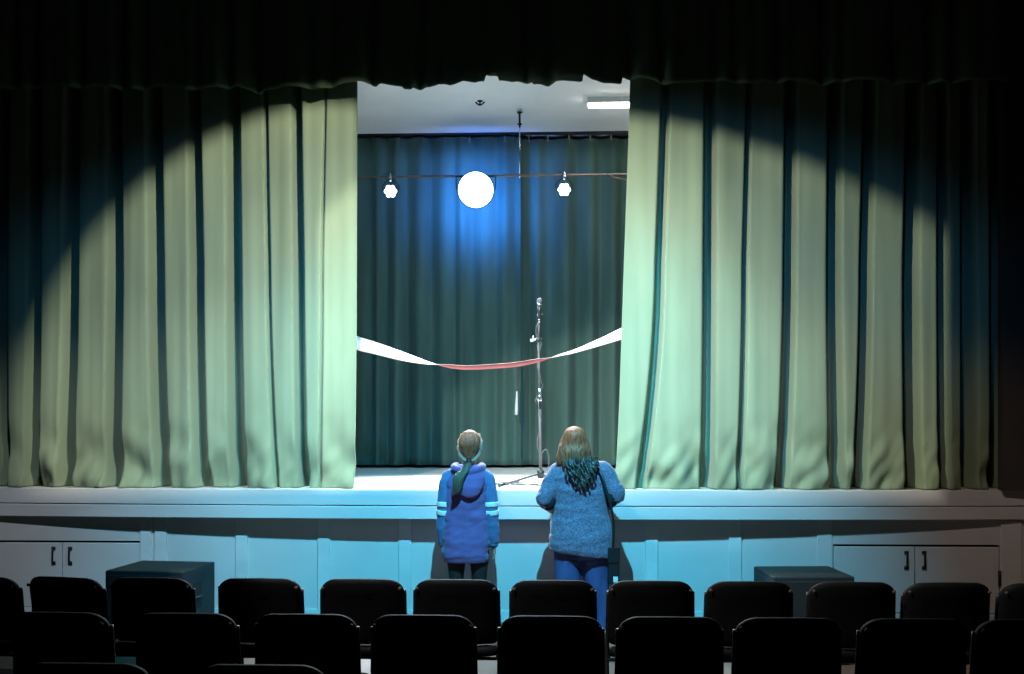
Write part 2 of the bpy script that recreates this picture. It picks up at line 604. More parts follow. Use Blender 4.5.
cl = cloth('stage_curtain', lambda u, v: xl0 + (edgeL(v) - xl0) * u, CY, STZ + 0.004, 4.9, 900, 70, folds(left_valleys, 1.3), M['curtain'])
tag(cl, 'long green pleated stage curtain drawn back to the left of the opening', 'curtain', 'pair of green stage curtains')
xr1 = 4.1
cr = cloth('stage_curtain', lambda u, v: edgeR(v) + (xr1 - edgeR(v)) * u, CY, STZ + 0.004, 4.9, 800, 70, folds(right_valleys, 5.1), M['curtain'])
tag(cr, 'green pleated stage curtain right of the opening, its edge flaring at the hem', 'curtain', 'pair of green stage curtains')

# valance above, hem seen against the pale ceiling
VY = 8.10
hem = [(-400, 89), (20, 88), (100, 86), (130, 89), (165, 85), (190, 89), (215, 86), (236, 85), (260, 90), (285, 86), (320, 88), (340, 84), (357, 82), (369, 81.5), (376, 86), (381, 84), (402, 86), (403, 88), (410, 88), (412, 85.5), (430, 86.5), (438, 82), (450, 85), (463, 80.5), (475, 82.5), (484, 79.5),
       (485, 72.5), (498, 77), (498.5, 81), (512, 82), (525, 79), (533, 80), (533.5, 83), (548, 83.5), (556, 81), (580, 83), (582.5, 82), (583, 75), (592, 80), (620, 83), (621.5, 82), (622, 76), (640, 76), (660, 80), (668, 84), (700, 82), (720, 79), (750, 84), (790, 80), (820, 83), (860, 79), (900, 82), (1100, 78)]
hx = []
for px, py in hem:
    x = wx(px, VY)
    hx.append((x, wz(py, x, VY)))
vfold = [wx(p, VY) for p in range(-330, 1120, 37)]


def vdepth(x, u, v, z):
    d = 0.05 * noise.noise(Vector((x * 2.6, 0.3, 9.1))) + 0.02 * noise.noise(Vector((x * 9, z * 0.4, 2.1)))
    for k, xv in enumerate(vfold):
        t = (x - xv - 0.08 * math.sin(k * 2.3)) / 0.05
        if abs(t) < 3:
            d += (0.07 + 0.03 * math.sin(k * 1.7)) * math.exp(-t * t)
    return d


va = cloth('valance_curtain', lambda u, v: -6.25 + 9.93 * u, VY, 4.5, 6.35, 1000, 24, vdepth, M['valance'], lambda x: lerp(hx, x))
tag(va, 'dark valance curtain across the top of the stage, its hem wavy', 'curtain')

# backdrop behind the stage, in two overlapping cloths
BY = 12.2


def bfold(seed):
    def fn(x, u, v, z):
        n = noise.noise(Vector((x * 4.6 + seed, z * 0.06, seed)))
        n2 = noise.noise(Vector((x * 9.5 + seed, z * 0.1, seed * 2)))
        n3 = noise.noise(Vector((x * 1.3 + seed, 0, seed * 3)))
        a = math.sin(x * 24 + 3.0 * n3 + 1.2 * n)
        return (0.060 * a + 0.085 * n + 0.03 * n2) * (1.15 - 0.75 * v)
    return fn


bx = wx(516, BY)
for nm, x0, x1, y, sd, lab in (('backdrop_curtain', -5.4, bx + 0.06, BY, 2.2, 'dark teal backdrop curtain behind the stage, left half under the large lamp'),
                               ('backdrop_curtain', bx - 0.10, 4.4, BY + 0.13, 6.7, 'dark green backdrop curtain behind the microphone stand, right half of the backdrop')):
    bk = cloth(nm, lambda u, v, a=x0, c=x1: a + (c - a) * u, y, STZ + 0.035, 5.20, 640, 20, bfold(sd), M['backdrop'])
    tag(bk, lab, 'curtain', 'backdrop curtains')
# track with its carriers, along the ceiling
t = thing('curtain_track', 'dark curtain track with small carriers along the top of the backdrop', 'curtain track', (-0.5, BY + 0.03, 5.255))
MB().box((0, 0, -0.012), (9.6, 0.05, 0.03)).build('rail', M['iron'], t, False, 0.003)
for px in (374, 400, 423, 446, 470, 505, 529, 548, 569, 590, 611):
    x = wx(px, BY) + 0.5
    MB().box((x, -0.09, -0.10), (0.020, 0.012, 0.07)).tube([(x, 0, -0.03), (x, -0.09, -0.075)], 0.006, 6).build('carrier', M['stand'], t, False)
# pale tapered strip put in where the two cloths meet
pa, pb_ = P3(517.5, 369, 11.95), P3(516.3, 415, 11.95)
t = thing('pale_strip', 'pale tapered cord hanging against the backdrop left of the microphone stand', 'strip', pa)
dv = pb_ - pa
MB().tube([(0, 0, 0.0), dv * 0.25, dv * 0.5], [0.006, 0.006, 0.010], 8).build('strip', M['stand'], t)
MB().tube([dv * 0.48, dv * 0.8, dv * 0.97, dv], [0.010, 0.019, 0.021, 0.016], 10).build('strip_wide', M['palegrey'], t)
MB().tube([(0, 0, -0.01), (0.0, 0.10, 0.05), (0.0, 0.30, 0.12)], 0.004, 6).build('hanging_line', M['black'], t)

# ------------------------------------------------------------------ pipe, lamps and ceiling fittings over the stage
LAMPS = ((-1.83, 0.075, 'small lit stage lamp at the left of the pipe, near the left curtain'), (-0.853, 0.20, 'large lit stage lamp glowing blue-white in the middle of the pipe'), (0.151, 0.075, 'small lit stage lamp at the right of the pipe, past the hanger wire'))
t = thing('lighting_pipe', 'thin steel lighting pipe hung across the stage before the backdrop', 'pipe', (-0.5, PY, PZ))
MB().tube([(-3.2, 0, 0), (3.0, 0, 0)], 0.014, 12).build('bar', M['pipe'], t)
for x in (-0.356, -2.75, 2.0):
    w = MB().tube([(x + 0.5, 0, -0.03), (x + 0.5, 0, 0.72)], 0.0055, 6)
    w.build('hanger_wire', M['chrome'], t)
    h = MB().tube([(x + 0.5, 0, 0.55), (x + 0.5, 0, 0.725)], 0.012, 8)
    h.lathe([(0.03, 0.0), (0.03, 0.012)], (x + 0.5, 0, 0.713), 12).ell((x + 0.5, 0, 0.585), (0.028, 0.014, 0.014), 10, 6)
    h.build('turnbuckle', M['iron'], t)
MB().tube(catmull([(1.15 - 0.02, -0.02, 0.0), (1.30, -0.03, -0.06), (1.6, -0.03, -0.10), (1.9, -0.03, -0.07), (2.2, -0.02, -0.0)], 8), 0.008, 8).build('drooping_cable', M['stand'], t)
for lx, lr, lab in LAMPS:
    t = thing('stage_lamp', lab, 'lamp', (lx, PY, PZ), 0, 'lamps on the pipe over the stage')
    big = lr > 0.1
    cz = -0.165
    c = MB().tube(catmull([(0, 0.025, -0.028), (0, -0.03, -0.01), (0, -0.02, 0.03), (0, 0.028, 0.016)], 5), 0.009, 8)
    c.box((0, -0.034, -0.03), (0.03, 0.02, 0.07))
    c.build('clamp', M['chrome'], t, True)
    # yoke
    yr = lr + 0.018
    y0 = 0.0 if not big else -0.03
    yk = MB()
    yk.tube(catmull([(yr, y0, cz), (yr, y0, cz + lr * 0.8), (yr * 0.5, y0, -0.05), (0, y0, -0.04), (-yr * 0.5, y0, -0.05), (-yr, y0, cz + lr * 0.8), (-yr, y0, cz)], 5), (0.006), 8)
    yk.build('yoke', M['lampbody'], t)
    tilt = Matrix.Rotation(R(90 + 14), 3, 'X')       # opening faces the hall, tilted down
    hb = MB()
    hb.lathe([(lr * 0.55, -0.13), (lr * 0.75, -0.12), (lr * 1.02, -0.08), (lr * 1.06, 0.02), (lr * 1.0, 0.02)], (0, y0, cz), 24, tilt)
    hb.build('housing', M['lampbody'], t)
    ln = MB()
    if big:
        ln.lathe([(lr, 0.015), (lr * 0.97, 0.045), (lr * 0.8, 0.085), (lr * 0.5, 0.11), (lr * 0.1, 0.12)], (0, y0, cz), 28, tilt)
    else:
        for k in range(7):
            a = k * PI / 3
            rr = 0 if k == 6 else lr * 0.62
            ln.lathe([(lr * 0.36, 0.02), (lr * 0.34, 0.035), (lr * 0.15, 0.045)], Vector((0, y0, cz)) + tilt @ Vector((math.cos(a) * rr, math.sin(a) * rr, 0)), 12, tilt)
    ln.build('lens', M['lens'], t)
    if not big:
        MB().tube(catmull([(0, 0.08, cz + 0.02), (-0.07, 0.05, cz + 0.03), (-0.11, 0.0, cz + 0.13), (-0.10, 0.0, 0.02), (-0.05, 0.0, 0.05), (0, 0.01, 0.02)], 6), 0.005, 6).build('power_cable', M['stand'], t)
# fluorescent light on the stage ceiling
fx0 = wx(588, 11.0)
t = thing('fluorescent_light', 'long lit fluorescent light on the stage ceiling by the right curtain', 'ceiling light', (fx0, 11.0, 5.26))
MB().box((0.65, 0, -0.03), (1.32, 0.16, 0.06)).build('housing', M['palegrey'], t, False, 0.006)
MB().rings([[(x, 0.055 * math.cos(a), -0.06 - 0.034 * math.sin(a)) for a in [PI * k / 10 for k in range(11)]] for x in (0.01, 1.29)]).build('diffuser', M['tube'], t)
# small hook on the ceiling
hk = P3(480, 100, 11.0)
t = thing('ceiling_hook', 'tiny dark double hook fixed to the pale stage ceiling', 'hook', (hk.x, 11.0, 5.26))
MB().lathe([(0.03, -0.012), (0.03, 0.0)], (0, 0, 0), 12).tube([(0, 0, -0.01), (0, 0, -0.05)], 0.010, 8).build('plate', M['iron'], t)
MB().tube(catmull([(-0.05, 0, -0.015), (-0.03, 0, -0.035), (0, 0, -0.05), (0.03, 0, -0.035), (0.05, 0, -0.015)], 5), 0.008, 8).build('arm', M['iron'], t)

# ------------------------------------------------------------------ the profile spotlight over the seats, its bottom shutter cutting the beam at the stage edge
for pos, sides, lab in ((PROF_R, ((-1.655, 1),), 'black profile spotlight under the hall ceiling, right of the hall axis'), (PROF_L, ((-1.95, -1), (3.26, 1)), 'black profile spotlight under the hall ceiling, left of the hall axis')):
    t = thing('profile_spotlight', lab, 'spotlight', pos, 0, 'profile spotlights over the seats')
    f = 0.15
    dz = f * (1.125 - pos.z) / 1.0
    MB().box((0, f * 4.68, dz - 0.15), (1.9, 0.003, 0.30)).build('shutter', M['iron'], t, False)
    for xp, sd in sides:
        MB().box(((xp - pos.x) * f + sd * 0.25, f * 4.72 + 0.01, -0.30), (0.50, 0.003, 0.9)).build('shutter', M['iron'], t, False)
    MB().lathe([(0.10, 0.02), (0.13, 0.06), (0.13, 0.45), (0.09, 0.50)], (0, -0.02, 0.0), 20, Matrix.Rotation(R(90 - 37), 3, 'X')).build('housing', M['lampbody'], t)
    MB().tube([(0, -0.2, 0.1), (0, -0.2, 0.66)], 0.02, 10).build('hanger', M['iron'], t)

# ------------------------------------------------------------------ ribbon across the opening
RY = 8.43
rp = [(349, 338.5, 14.5), (357, 343, 14), (375, 348, 12.5), (400, 355.5, 9.5), (425, 362.3, 4.2), (437, 364.5, 0.4), (450, 366.2, -2.8), (470, 367.4, -3.4), (510, 365, -3.6), (535, 361, -3.0), (549, 358, 0.3), (560, 355, 2.6), (575, 351, 4.4), (600, 342, 8), (622, 333.5, 12), (631, 330, 12.5)]
ctr = catmull([P3(p[0], p[1], RY) for p in rp], 8)
wd = catmull([Vector((p[2], 0, 0)) for p in rp], 8)
W = 0.128
vs, fs = [], []
for c, w in zip(ctr, wd):
    th = math.acos(max(-1, min(1, w.x * c.y / F / W)))     # the band twists over in the middle
    d = Vector((0, math.sin(th), math.cos(th))) * (W / 2)
    vs += [c - d, c, c + d]
for i in range(len(ctr) - 1):
    a = i * 3
    fs += [(a, a + 3, a + 4, a + 1), (a + 1, a + 4, a + 5, a + 2)]
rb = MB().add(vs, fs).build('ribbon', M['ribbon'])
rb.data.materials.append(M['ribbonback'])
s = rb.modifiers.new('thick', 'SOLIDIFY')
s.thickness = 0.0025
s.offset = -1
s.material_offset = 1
tag(rb, 'long red ribbon sagging across the stage opening between the curtains', 'ribbon')

# ------------------------------------------------------------------ microphone, its stand and cable
MSX, MSY = -0.092, 8.90
t = thing('microphone_stand', 'tall thin microphone stand with tripod legs in the middle of the stage', 'microphone stand', (MSX, MSY, STZ))
MB().lathe([(0.016, 0.06), (0.03, 0.065), (0.032, 0.12), (0.022, 0.14), (0.016, 0.142)], n=16).build('hub', M['plastic'], t)
for dx, dy in ((-0.36, -0.30), (0.30, -0.22), (0.06, 0.40)):
    lg = MB().tube([(dx * 0.06, dy * 0.06, 0.10), (dx * 0.9, dy * 0.9, 0.022)], 0.011, 10).build('leg', M['stand'], t)
    MB().tube([(dx * 0.86, dy * 0.86, 0.027), (dx, dy, 0.014)], [0.014, 0.0155], 10).build('rubber_foot', M['plastic'], lg)
MB().tube([(0, 0, 0.08), (-0.008, 0, 0.79)], 0.0135, 12).build('lower_pole', M['stand'], t)
MB().lathe([(0.014, 0.0), (0.024, 0.01), (0.024, 0.05), (0.02, 0.06), (0.022, 0.065), (0.022, 0.10), (0.012, 0.115)], (-0.008, 0, 0.75), 14).build('height_clutch', M['chrome'], t)
MB().tube([(-0.008, 0, 0.78), (-0.018, 0, 1.31)], 0.0095, 12).build('upper_pole', M['stand'], t)
MB().ell((-0.02, 0, 1.30), (0.022, 0.022, 0.03)).tube([(-0.05, -0.005, 1.30), (0.02, 0, 1.30)], 0.013, 10).build('boom_clutch', M['plastic'], t)
MB().tube([(-0.045, -0.01, 1.30), (-0.06, -0.01, 1.30)], [0.01, 0.008], 8).box((-0.066, -0.01, 1.312), (0.010, 0.02, 0.05), 0).box((-0.078, -0.01, 1.295), (0.03, 0.012, 0.024)).build('wing_knob', M['palegrey'], t)
MB().tube([(-0.02, 0, 1.29), (-0.012, 0.0, 1.49)], 0.008, 10).build('boom_arm', M['stand'], t)
MB().tube([(-0.012, 0, 1.47), (-0.012, -0.005, 1.53)], [0.014, 0.017], 12).box((0.012, -0.01, 1.525), (0.02, 0.02, 0.024)).build('microphone_clip', M['plastic'], t)
t2 = thing('microphone', 'dark handheld microphone clipped to the top of the stand', 'microphone', (MSX - 0.012, MSY - 0.01, STZ + 1.49))
MB().tube([(0, 0, 0), (0, -0.003, 0.06), (0.002, -0.008, 0.12)], [0.011, 0.014, 0.019], 14).build('handle', M['plastic'], t2)
MB().ell((0.003, -0.010, 0.150), (0.027, 0.027, 0.031)).build('grille', M['cable'], t2)
MB().tube([(0.0022, -0.0085, 0.118), (0.0025, -0.009, 0.132)], 0.024, 16).build('ring', M['chrome'], t2)
MB().tube([(0, 0, -0.035), (0, 0, 0.003)], 0.0095, 12).build('plug', M['chrome'], t2)
pts = [(MSX - 0.012, MSY - 0.01, STZ + 1.455), (MSX - 0.035, MSY - 0.02, STZ + 1.42), (MSX - 0.04, MSY - 0.015, STZ + 1.35)]
for k in range(60):
    z = 1.27 - 1.0 * k / 59
    a = k * 0.30
    rr = 0.018
    if 0.74 < z < 0.90:
        rr = 0.034
    pts.append((MSX - 0.012 + rr * math.cos(a), MSY + rr * math.sin(a), STZ + z))
pts += [(MSX + 0.05, MSY, STZ + 0.32), (MSX + 0.075, MSY + 0.01, STZ + 0.22), (MSX + 0.05, MSY - 0.03, STZ + 0.06), (MSX + 0.02, MSY - 0.10, STZ + 0.01)]
for k in range(46):
    a = k * 0.62
    rr = 0.11 + 0.03 * math.sin(k * 0.9)
    pts.append((MSX - 0.22 - 0.10 * math.sin(k * 0.21) + 1.2 * rr * math.cos(a), MSY - 0.06 + 0.10 * math.sin(k * 0.33) + 1.3 * rr * math.sin(a), STZ + 0.009 + 0.012 * abs(math.sin(k * 0.8))))
pts += [(MSX - 0.5, MSY + 0.1, STZ + 0.008), (MSX - 0.7, MSY + 0.3, STZ + 0.008), (MSX - 0.9, MSY + 0.2, STZ + 0.008)]
cb = MB().tube(catmull(pts, 4), 0.0045, 6).build('microphone_cable', M['cable'])
tag(cb, 'thin cable winding down the microphone stand and coiled on the stage', 'cable')

# ------------------------------------------------------------------ speaker boxes on the hall floor
for (cx, cy, rz, w, d, h, lab, side) in ((-2.92, 7.35, R(-5), 0.60, 0.56, 0.62, 'large black speaker box on the floor before the left cupboard', 1),
                                         (1.82, 7.27, R(4), 0.57, 0.54, 0.62, 'large black speaker box on the floor before the right cupboard', -1)):
    t = thing('speaker_box', lab, 'speaker', (cx, cy, 0), rz, 'speaker boxes before the stage')
    MB().box((0, 0.01, h / 2 + 0.01), (w, d - 0.02, h - 0.02)).build('cabinet', M['sub'], t, True, 0.010, 2)
    MB().box((0, -d / 2 + 0.005, h / 2 + 0.01), (w - 0.05, 0.018, h - 0.08)).build('grille', M['grille'], t, True, 0.005)
    for s_ in (-1, 1):
        hn = MB()
        hn.box((s_ * (w / 2 - 0.002), -0.02, 0.42), (0.012, 0.12, 0.20)).build('handle_cup', M['black'], t, False, 0.004)
        MB().tube([(s_ * (w / 2 + 0.008), -0.07, 0.40), (s_ * (w / 2 + 0.010), 0.03, 0.40)], 0.011, 10).build('handle_bar', M['sub'], t)
    for a_ in (-1, 1):
        for b_ in (-1, 1):
            MB().lathe([(0.022, 0.0), (0.025, 0.012)], (a_ * (w / 2 - 0.05), b_ * (d / 2 - 0.05), 0), 12).build('rubber_foot', M['plastic'], t)


# ------------------------------------------------------------------ chairs
def backrest_mb():
    w, z0, z1, rc, th = 0.232, 0.47, 0.836, 0.10, 0.045
    out = []
    # outline, rounded at the top corners, slightly rounded below
    for k in range(9):
        a = PI / 2 * k / 8
        out.append((w - rc + rc * math.cos(a), z1 - rc * 0.8 + rc * 0.8 * math.sin(a)))
    for k in range(1, 12):
        out.append((w - rc - (2 * (w - rc)) * k / 12, z1 + 0.004 * math.sin(PI * k / 12)))
    for k in range(9):
        a = PI / 2 + PI / 2 * k / 8
        out.append((-(w - rc) + rc * math.cos(a), z1 - rc * 0.8 + rc * 0.8 * math.sin(a)))
    rb2 = 0.04
    w2 = w + 0.004
    for k in range(5):
        a = PI + PI / 2 * k / 4
        out.append((-(w2 - rb2) + rb2 * math.cos(a), z0 + rb2 + rb2 * math.sin(a)))
    for k in range(1, 12):
        out.append((-(w2 - rb2) + 2 * (w2 - rb2) * k / 12, z0))
    for k in range(5):
        a = -PI / 2 + PI / 2 * k / 4
        out.append((w2 - rb2 + rb2 * math.cos(a), z0 + rb2 + rb2 * math.sin(a)))

    def y_of(x, z):
        return -0.205 - 0.075 * (z - 0.45) / 0.4 + 0.9 * x * x
    cz = 0.665
    rings = []
    for inset, off in ((0.10, 0.0), (0.03, -0.004), (0.010, 0.002), (0.0, 0.012), (0.0, 0.033), (0.010, 0.043), (0.04, 0.050), (0.12, 0.055)):
        rings.append([Vector((x * (1 - inset / w), y_of(x * (1 - inset / w), cz + (z - cz) * (1 - inset / 0.2)) + off, cz + (z - cz) * (1 - inset / 0.2))) for x, z in out])
    return MB().rings(rings, True, True)


def make_chair():
    t = thing('stacking_chair', '', 'chair', (0, 0, 0))
    backrest_mb().build('backrest', M['chairfab'], t)
    seat = MB().loft([(0.405, 0, 0.02, 0.225, 0.215), (0.41, 0, 0.02, 0.238, 0.228), (0.44, 0, 0.02, 0.240, 0.230), (0.458, 0, 0.02, 0.230, 0.220), (0.466, 0, 0.02, 0.19, 0.18), (0.470, 0, 0.02, 0.10, 0.10)], 40, 6)
    seat.build('seat', M['chairfab'], t)
    for s_ in (-1, 1):
        MB().tube(catmull([(s_ * 0.230, -0.180, 0.770), (s_ * 0.233, -0.165, 0.60), (s_ * 0.236, -0.160, 0.44), (s_ * 0.236, -0.20, 0.22), (s_ * 0.235, -0.255, 0.0)], 5), 0.0115, 10).build('leg', M['chairmetal'], t)
        MB().tube(catmull([(s_ * 0.225, 0.20, 0.40), (s_ * 0.230, 0.215, 0.30), (s_ * 0.235, 0.235, 0.0)], 5), 0.0115, 10).build('leg', M['chairmetal'], t)
        MB().tube([(s_ * 0.228, -0.17, 0.402), (s_ * 0.225, 0.21, 0.402)], 0.0115, 10).build('side_rail', M['chairmetal'], t)
        MB().lathe([(0.010, 0.0), (0.009, 0.004), (0.004, 0.006)], (s_ * 0.213, -0.236, 0.785), 10, Matrix.Rotation(R(90), 3, 'X')).build('rivet', M['rivet'], t)
    MB().tube([(-0.225, 0.19, 0.39), (0.225, 0.19, 0.39)], 0.010, 10).build('cross_rail', M['chairmetal'], t)
    MB().tube([(-0.236, -0.17, 0.39), (0.236, -0.17, 0.39)], 0.010, 10).build('cross_rail', M['chairmetal'], t)
    return t


proto = make_chair()
FRONT = [(-23, 6, 'black padded chair in the row nearest the stage, cut by the left frame edge'),
         (66, 11, 'black padded chair turned slightly aside, before the left cupboard handles'),
         (147, 1, 'black padded chair in the row nearest the stage, before the left speaker box'),
         (256, 0, 'black padded chair just right of the left speaker box, row nearest the stage'),
         (360, 0, 'black padded chair in the row nearest the stage, between left speaker box and hooded girl'),
         (455, 0, 'black padded chair directly before the girl in the indigo hoodie'),
         (553, 0, 'black padded chair directly before the left leg of the woman in jeans'),
         (652, 0, 'black padded chair just right of the woman in jeans, row nearest the stage'),
         (752, 0, 'black padded chair overlapping the left edge of the right speaker box'),
         (856, 0, 'black padded chair overlapping the right edge of the right speaker box'),
         (951, -2, 'black padded chair in the row nearest the stage, before the right cupboard handles'),
         (1046, -4, 'black padded chair in the row nearest the stage, cut by the right frame edge')]
SECOND = [(-75, 4, 'black padded chair of the second row, mostly beyond the left frame edge'),
          (54, 2, 'leftmost whole black chair of the second row, behind the chair turned aside'),
          (180, 0, 'second whole black chair from the left in the second row, behind the left speaker box'),
          (302, 0, 'third whole black chair from the left in the second row'),
          (421, 0, 'fourth whole black chair from the left in the second row'),
          (551, 0, 'middle black chair of the second row, straight behind the chair before the woman'),
          (672, 0, 'black chair of the second row, just right of the middle one behind the woman'),
          (792, 0, 'black chair of the second row, straight behind the right speaker box'),
          (919, 0, 'black chair of the second row, behind the right cupboard handles'),
          (1037, 0, 'black chair of the second row, cut by the right frame edge')]
THIRD = [(78, 0, 'black chair top peeking over the bottom frame edge, the left one of two'),
         (257, 0, 'black chair top peeking over the bottom frame edge, the right one of two')]
first = True
for rowY, lst, grp in ((5.4, FRONT, 'chairs in the row nearest the stage'), (4.4, SECOND, 'chairs in the second row'), (3.47, THIRD, 'chairs in the third row')):
    for px, rz, lab in lst:
        c = proto if first else copy_tree(proto)
        first = False
        c.location = (wx(px, rowY), rowY + 0.27, 0)
        c.rotation_euler = (0, 0, R(-rz))
        tag(c, lab, 'chair', grp)


# ------------------------------------------------------------------ people
def finger(mb, base, d0, bend, length, r, axis):
    """a finger of three segments curling about axis"""
    p = Vector(base)
    d = Vector(d0).normalized()
    pts, rs = [p - d * 0.012], [r * 1.05]
    for k, fr in enumerate((0.45, 0.30, 0.25)):
        pts.append(p.copy())
        rs.append(r * (1 - 0.08 * k))
        p = p + d * length * fr
        d = Matrix.Rotation(bend, 3, axis) @ d
    pts.append(p)
    rs.append(r * 0.72)
    mb.tube(pts, rs, 8)


def hand(mb, wrist, d, side, out, curl=0.28, size=1.0):
    """d: towards the finger tips; out: back of the hand; side: towards the thumb"""
    w = Vector(wrist)
    d = Vector(d).normalized()
    out = (Vector(out) - d * Vector(out).dot(d)).normalized()
    sd = Vector(side)
    sd = (sd - d * sd.dot(d) - out * sd.dot(out)).normalized()
    L = 0.085 * size
    # palm
    rings = []
    for f, hw, ht in ((-0.15, 0.024, 0.018), (0.1, 0.028, 0.016), (0.5, 0.037, 0.015), (0.9, 0.038, 0.013), (1.05, 0.034, 0.010)):
        c = w + d * L * f
        rings.append([c + sd * (math.cos(a) * hw * size) + out * (math.sin(a) * ht * size) for a in [2 * PI * k / 12 for k in range(12)]])
    mb.rings(rings)
    axis = d.cross(out)
    sgn = 1 if (Matrix.Rotation(0.3, 3, axis) @ d).dot(out) < 0 else -1
    for k, (off, ln, r) in enumerate(((0.028, 0.068, 0.0085), (0.0095, 0.077, 0.0088), (-0.0095, 0.072, 0.0085), (-0.027, 0.056, 0.0076))):
        finger(mb, w + d * L * (1.0 - 0.06 * abs(k - 1)) + sd * off * size, d + sd * off * 2.0, sgn * (curl + 0.06 * k), ln * size, r * size, axis)
    finger(mb, w + d * L * 0.28 + sd * 0.030 * size, d * 0.75 + sd * 0.75 - out * 0.25, sgn * 0.22, 0.062 * size, 0.0098 * size, axis)


def head(mb, c, tilt, s=1.0):
    """skull, jaw, nose, brow, ears; face towards +y, tilt back by the angle"""
    c = Vector(c)
    m = Matrix.Rotation(tilt, 3, 'X')

    def q(x, y, z):
        return c + m @ Vector((x * s, y * s, z * s))
    mb.ell(q(0, -0.010, 0.030), (0.074 * s, 0.094 * s, 0.085 * s), 24, 14, m)
    mb.ell(q(0, 0.022, -0.035), (0.060 * s, 0.070 * s, 0.078 * s), 20, 12, m)
    mb.ell(q(0, 0.062, -0.098), (0.026 * s, 0.022 * s, 0.018 * s), 14, 8, m)
    mb.tube([q(0, 0.088, 0.012), q(0, 0.103, -0.022), q(0, 0.092, -0.034)], [0.009 * s, 0.014 * s, 0.010 * s], 10)
    mb.ell(q(0, 0.080, 0.026), (0.048 * s, 0.014 * s, 0.009 * s), 14, 8, m)
    for x in (-1, 1):
        mb.ell(q(x * 0.040, 0.072, -0.022), (0.020 * s, 0.016 * s, 0.016 * s), 12, 8, m)
        mb.ell(q(x * 0.075, -0.005, -0.005), (0.010 * s, 0.020 * s, 0.032 * s), 12, 8, m)
    return q, m


def face_bits(q, m, parent, s=1.0):
    for x in (-1, 1):
        MB().ell(q(x * 0.031, 0.083, 0.006), (0.013 * s, 0.009 * s, 0.008 * s), 14, 8, m).build('eye', M['eye'], parent)
    MB().ell(q(0, 0.088, -0.058), (0.024 * s, 0.008 * s, 0.0075 * s), 14, 8, m).build('mouth', M['lips'], parent)


def shoe(parent, x, y, rz, m, L=0.25):
    rot = Matrix.Rotation(rz, 3, 'Z')
    up = MB()
    secs = []
    for f, hw, hh in ((-0.30, 0.028, 0.070), (-0.22, 0.036, 0.092), (-0.05, 0.038, 0.088), (0.15, 0.041, 0.068), (0.40, 0.047, 0.054), (0.58, 0.042, 0.044), (0.68, 0.026, 0.034)):
        ring = []
        for k in range(14):
            a = 2 * PI * k / 14
            zz = 0.016 + hh * (0.5 + 0.5 * math.sin(a))
            ring.append(Vector((x, y, 0)) + rot @ Vector((hw * math.cos(a) * (1.0 if math.sin(a) < 0.3 else 0.85), f * L, zz)))
        secs.append(ring)
    up.rings(secs)
    s_ = up.build('shoe', m, parent)
    so = MB()
    secs = []
    for f, hw in ((-0.315, 0.026), (-0.25, 0.037), (0.0, 0.037), (0.35, 0.049), (0.56, 0.045), (0.69, 0.028)):
        secs.append([Vector((x, y, 0)) + rot @ Vector((hw * sx, f * L, z)) for sx, z in ((-1, 0.0), (1, 0.0), (1, 0.024), (-1, 0.024))])
    so.rings(secs)
    so.build('sole', M['sole'], s_, False, 0.004)
    return s_


# ---- the girl in the hooded top
GX, GY = -0.664, 7.93
g = thing('person', 'person in indigo hooded top with white-striped blue sleeves, low ponytail, arms hanging down', 'person', (GX, GY, 0))
hc = Vector((0.018, 0.015, 1.515))
bd = MB()
q, hm = head(bd, hc, R(8))
bd.tube([(0.0, -0.01, 1.26), (0.008, 0.0, 1.36), (0.015, 0.01, 1.46)], [0.062, 0.050, 0.052], 18)
bd.loft([(0.70, 0, 0, 0.12, 0.09), (0.78, 0, 0, 0.150, 0.105), (0.86, 0, 0, 0.150, 0.10), (0.98, 0, 0, 0.120, 0.085), (1.10, 0, 0, 0.135, 0.095), (1.22, 0, 0, 0.150, 0.09), (1.29, 0, -0.005, 0.135, 0.07), (1.33, 0, -0.005, 0.07, 0.055)])
for s_ in (-1, 1):
    dx = -0.012
    bd.tube([(s_ * 0.135, 0, 1.275), (s_ * 0.150, 0, 1.24), (s_ * 0.182, -0.012, 1.02), (s_ * 0.190, 0.0, 0.90), (s_ * 0.202 + 0.004, 0.03, 0.735)], [0.045, 0.046, 0.036, 0.036, 0.024], 14)
    hand(bd, (s_ * 0.207 + 0.004, 0.034, 0.72), (0.0, 0.10, -1), (0, 1, 0.1), (s_, 0, 0), 0.25, 0.95)
    bd.tube([(s_ * 0.075, 0, 0.78), (s_ * 0.085, 0, 0.64), (s_ * 0.085, 0.005, 0.44), (s_ * 0.085, -0.015, 0.30), (s_ * 0.085, -0.01, 0.08)], [0.082, 0.076, 0.050, 0.050, 0.034], 16)
    bd.tube([(s_ * 0.085, -0.05, 0.045), (s_ * 0.09, 0.03, 0.045), (s_ * 0.10, 0.13, 0.035)], [0.030, 0.034, 0.022], 12)
body = fuse('body', bd, M['skin'], g, 0.0052, 2)
face_bits(q, hm, g)
# leggings
lg = MB()
lg.loft([(0.60, 0, 0, 0.10, 0.07), (0.66, -0.005, 0, 0.160, 0.110), (0.80, -0.005, 0, 0.165, 0.118), (0.92, 0, 0, 0.145, 0.11)])
for s_ in (-1, 1):
    lg.tube([(s_ * 0.085, 0, 0.78), (s_ * 0.092, 0, 0.64), (s_ * 0.092, 0.003, 0.44), (s_ * 0.090, -0.014, 0.30), (s_ * 0.087, -0.01, 0.10)], [0.086, 0.082, 0.058, 0.057, 0.045], 18)
fuse('leggings', lg, M['leggings'], g, 0.007, 2)
for s_ in (-1, 1):
    shoe(g, s_ * 0.092, 0.0, R(-6 * s_), M['darkshoe'])
